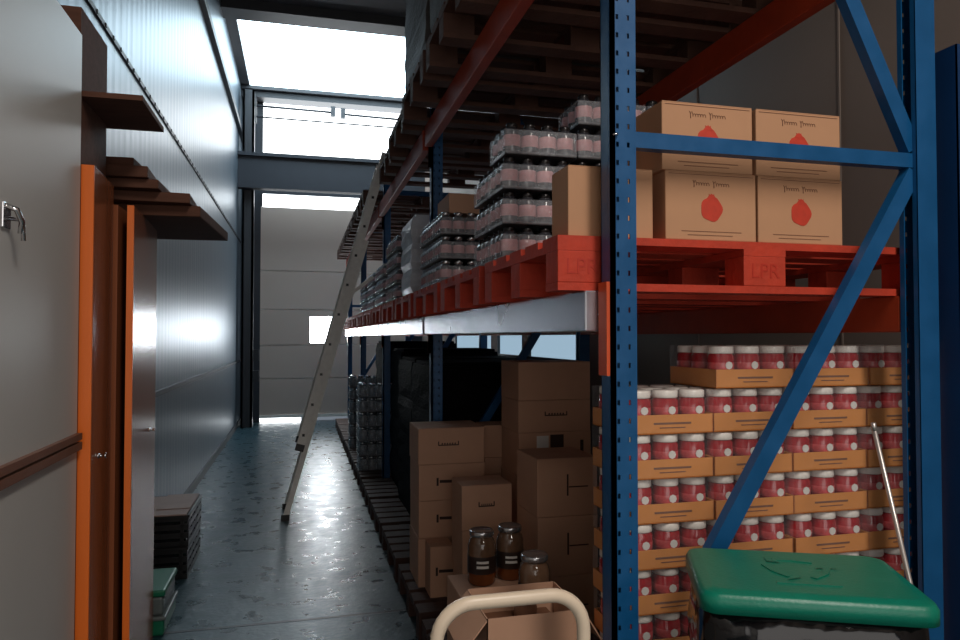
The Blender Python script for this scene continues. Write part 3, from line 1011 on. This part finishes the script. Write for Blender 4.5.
# ------------------------------------------------------------------ lockers and boards on the left
def locker(x1, y0, y1, h, label, hy, swing, dm, et=.02):
    t = thing('locker', label, 'locker', (0, y0, 0))
    dpt = y1 - y0
    MB().box(XL + .005, x1 - .022, .006, dpt, 0, h, bev=.002).obj('body', M['locker_door'], t)
    d = MB().box(0, .0205, 0, dpt - .003, .03, h - .001, bev=.002).obj('door', dm, t)
    d.location = (x1 - .021, .0015, 0)
    d.rotation_euler = (0, 0, math.radians(swing))
    L_ = dpt - .003                                           # hinged at the far end, a little ajar
    d.location = (x1 - .0215 + L_ * math.sin(math.radians(swing)), .0015 + L_ * (1 - math.cos(math.radians(swing))), 0)
    e = MB().box(.0215 - et, .0215, -.002, .012, .03, h - .001).obj('edge_strip', M['locker'], d)
    e['label'] = 'bright orange edge strip'
    k = MB().lathe([(0, 0), (.011, 0), (.011, .006), (.006, .008), (.006, .022), (.010, .025), (.010, .03), (0, .032)], 12)
    kk = k.obj('handle', M['chrome'], d)
    kk.location = (.02, hy, 1.12); kk.rotation_euler = (0, PI / 2, 0)
    return t
locker(-.754, 2.835, 3.205, 2.20, 'orange-edged tall wooden locker next to the grey partition', .12, 3.0, M['locker_door'], .042)
locker(-.722, 3.225, 3.95, 2.125, 'orange-edged tall wooden locker with dark boards on top', .5, 3.2, M['locker_door'], .026)
cb = thing('shelf_unit', 'dark brown shelf unit standing on the locker by the partition', 'shelf', (0, 2.84, 2.2005))
MB().box(XL + .01, -.785, 0, .36, 0, .25).box(XL + .01, -.785, 0, .36, .272, .58).obj('carcass', M['dark_wood'], cb)
MB().box(XL + .01, -.575, 0, .42, .251, .271).obj('shelf', M['dark_wood'], cb)
boards = [(-.43, 3.48, 4.32, .05, -.05, 'bottom board of the pile on the locker, sticking out furthest'), (-.50, 3.40, 4.22, .045, .03, 'second board of the pile on the locker'),
          (-.60, 3.34, 4.18, .04, -.02, 'third board of the pile on the locker'), (-.66, 3.30, 3.98, .05, .04, 'fourth board of the pile on the locker'), (-.70, 3.34, 3.92, .04, -.03, 'topmost short board of the pile on the locker')]
zb = 2.1255
for (x1, y0, y1, th, rz, lab) in boards:
    w, d = (x1 - (-1.0)) / 2, (y1 - y0) / 2
    o = MB().box(-w, w, -d, d, 0, th, bev=.004).obj('board', M['dark_wood'])
    o.location = ((x1 - 1.0) / 2, (y0 + y1) / 2, zb); o.rotation_euler = (0, 0, rz)
    tag(o, 'dark brown ' + lab, 'board', 'dark boards piled on the locker')
    zb += th + .0006

# crates and tubs on the floor, left
def crate_proto():
    t = thing('crate', 'crate', 'crate')
    w, d, h = .17, .31, .205
    b = MB().box(-w, w, -d, d, 0, .01)
    for z_ in (.0, .055, .11, .165):
        b.box(-w, w, -d, -d + .008, z_, z_ + .035).box(-w, w, d - .008, d, z_, z_ + .035).box(-w, -w + .008, -d, d, z_, z_ + .035).box(w - .008, w, -d, d, z_, z_ + .035)
    for sx in (-1, 1):
        for k in range(5):
            yy = -d + .004 + k * (2 * d - .02) / 4
            b.box(sx * w - (.008 if sx > 0 else 0), sx * w + (0 if sx > 0 else .008), yy, yy + .016, 0, .2)
        b.box(sx * .13 - .01, sx * .13 + .01, -d, -d + .008, 0, .2).box(sx * .13 - .01, sx * .13 + .01, d - .008, d, 0, .2)
    b.obj('basket', M['black'], t)
    r = MB()
    r.box(-w - .006, w + .006, -d - .006, -d + .01, .19, h).box(-w - .006, w + .006, d - .01, d + .006, .19, h).box(-w - .006, -w + .01, -d, d, .19, h).box(w - .01, w + .006, -d, d, .19, h)
    r.obj('rim', M['black'], t)
    MB().box(-w + .01, w - .01, -d + .01, d - .01, .012, .18).obj('liner', M['bag'], t)
    return t
cr = crate_proto()
place(cr, 'crate', (-.872, 5.25, .0005), 'black plastic crate on the floor, under the other crate', 'black crates by the left wall')
place(cr, 'crate', (-.868, 5.26, .2065), 'black plastic crate on top, under the cardboard sheets', 'black crates by the left wall')
cs = MB().box(-.18, .16, -.30, .28, 0, .008)
cs.box(-.05, .16, -.15, .30, .009, .014)
co_ = cs.obj('cardboard_sheet', M['card_grey']); co_.location = (-.87, 5.24, .412)
tag(co_, 'pale cardboard sheets lying on the upper black crate', 'cardboard')
tb = thing('plastic_tub', 'low green plastic tub on the floor behind the lockers', 'tub', (-.835, 4.22, .0005), 0, None)
MB().box(-.15, .15, -.19, .19, 0, .095, bev=.015).obj('body', M['green_tub'], tb)
MB().box(-.16, .16, -.20, .20, .085, .105, bev=.006).obj('rim', M['clear_tub'], tb)
tb = thing('plastic_tub', 'frosted tub with green lid standing on the green tub', 'tub', (-.835, 4.22, .1065), 0, None)
MB().box(-.145, .145, -.185, .185, 0, .10, bev=.015).obj('body', M['clear_tub'], tb)
MB().box(-.155, .155, -.195, .195, .10, .135, bev=.01).obj('lid', M['green_tub'], tb)

# ------------------------------------------------------------------ ladder
ld = thing('ladder', 'aluminium extension ladder leaning from the aisle floor onto the rack', 'ladder', (-.115, 6.3, 0))
p0, p1 = Vector((0, 0, .02)), Vector((.885, 0, 3.17))
dirv = (p1 - p0).normalized()
nrm = Vector((-dirv.z, 0, dirv.x))                           # towards the aisle side
for yy in (0, .42):
    MB().bar(p0 + Vector((0, yy, 0)), p0 + dirv * 2.5 + Vector((0, yy, 0)), .025, .048).obj('rail', M['alu'], ld)
    a = p0 + dirv * .62 + nrm * .05
    MB().bar(a + Vector((0, yy + (-.028 if yy == 0 else .028), 0)), p0 + dirv * 3.30 + nrm * .05 + Vector((0, yy + (-.028 if yy == 0 else .028), 0)), .025, .068).obj('rail', M['alu'], ld)
    MB().box(-.035, .035, yy - .02, yy + .02, 0, .05).obj('foot', M['black'], ld)
    aa = a + Vector((0, yy + (-.028 if yy == 0 else .028), 0))
    MB().bar(aa - dirv * .04, aa + dirv * .02, .03, .074).obj('foot', M['black'], ld)
for k in range(9):
    c = p0 + dirv * (.22 + k * .27)
    MB().bar(c, c + Vector((0, .42, 0)), .03, .03, side=Vector((1, 0, 0))).obj('rung', M['alu'], ld)
for k in range(10):
    c = p0 + dirv * (.72 + k * .27) + nrm * .05
    rg = MB().bar(c + Vector((0, -.02, 0)), c + Vector((0, .44, 0)), .03, .03, side=Vector((1, 0, 0))).obj('rung', M['alu'], ld)
    MB().bar(c + Vector((0, -.044, 0)), c + Vector((0, -.039, 0)), .022, .022, side=Vector((1, 0, 0))).obj('end_plug', M['black'], rg)
c = p0 + dirv * 2.0
MB().bar(c, c + Vector((.20, 0, .16)), .02, .03).obj('stay', M['alu'], ld)

# ------------------------------------------------------------------ light
w = bpy.data.worlds.new('world')
bpy.context.scene.world = w
w.use_nodes = True
w.node_tree.nodes['Background'].inputs[0].default_value = (0.62, 0.72, 0.85, 1)
w.node_tree.nodes['Background'].inputs[1].default_value = 0.25
def area(name, loc, rot, sx, sy, power, col):
    l = bpy.data.lights.new(name, 'AREA')
    l.shape = 'RECTANGLE'; l.size = sx; l.size_y = sy
    l.energy = power; l.color = col
    o = bpy.data.objects.new(name, l)
    C.objects.link(o)
    o.location = loc; o.rotation_euler = rot
    return o
# daylight coming in through the gateway behind the camera
area('gateway_daylight', (.55, Y0 + .05, 1.7), (PI / 2, 0, 0), 2.6, 2.6, 33, (1.0, .92, .85))
# unseen fill above and behind the camera, added to brighten partition and tops
area('overhead_fill_light', (1.25, -1.2, 4.9), (math.radians(24), 0, 0), .5, 2.2, 110, (1.0, .92, .84))

sc = bpy.context.scene
sc.view_settings.view_transform = 'Standard'
sc.view_settings.look = 'None'
sc.view_settings.gamma = 1.0
sc.view_settings.use_curve_mapping = False
sc.view_settings.exposure = 0.0
sc.cycles.max_bounces = 8
sc.cycles.transparent_max_bounces = 12
sc.cycles.sample_clamp_indirect = 6.0
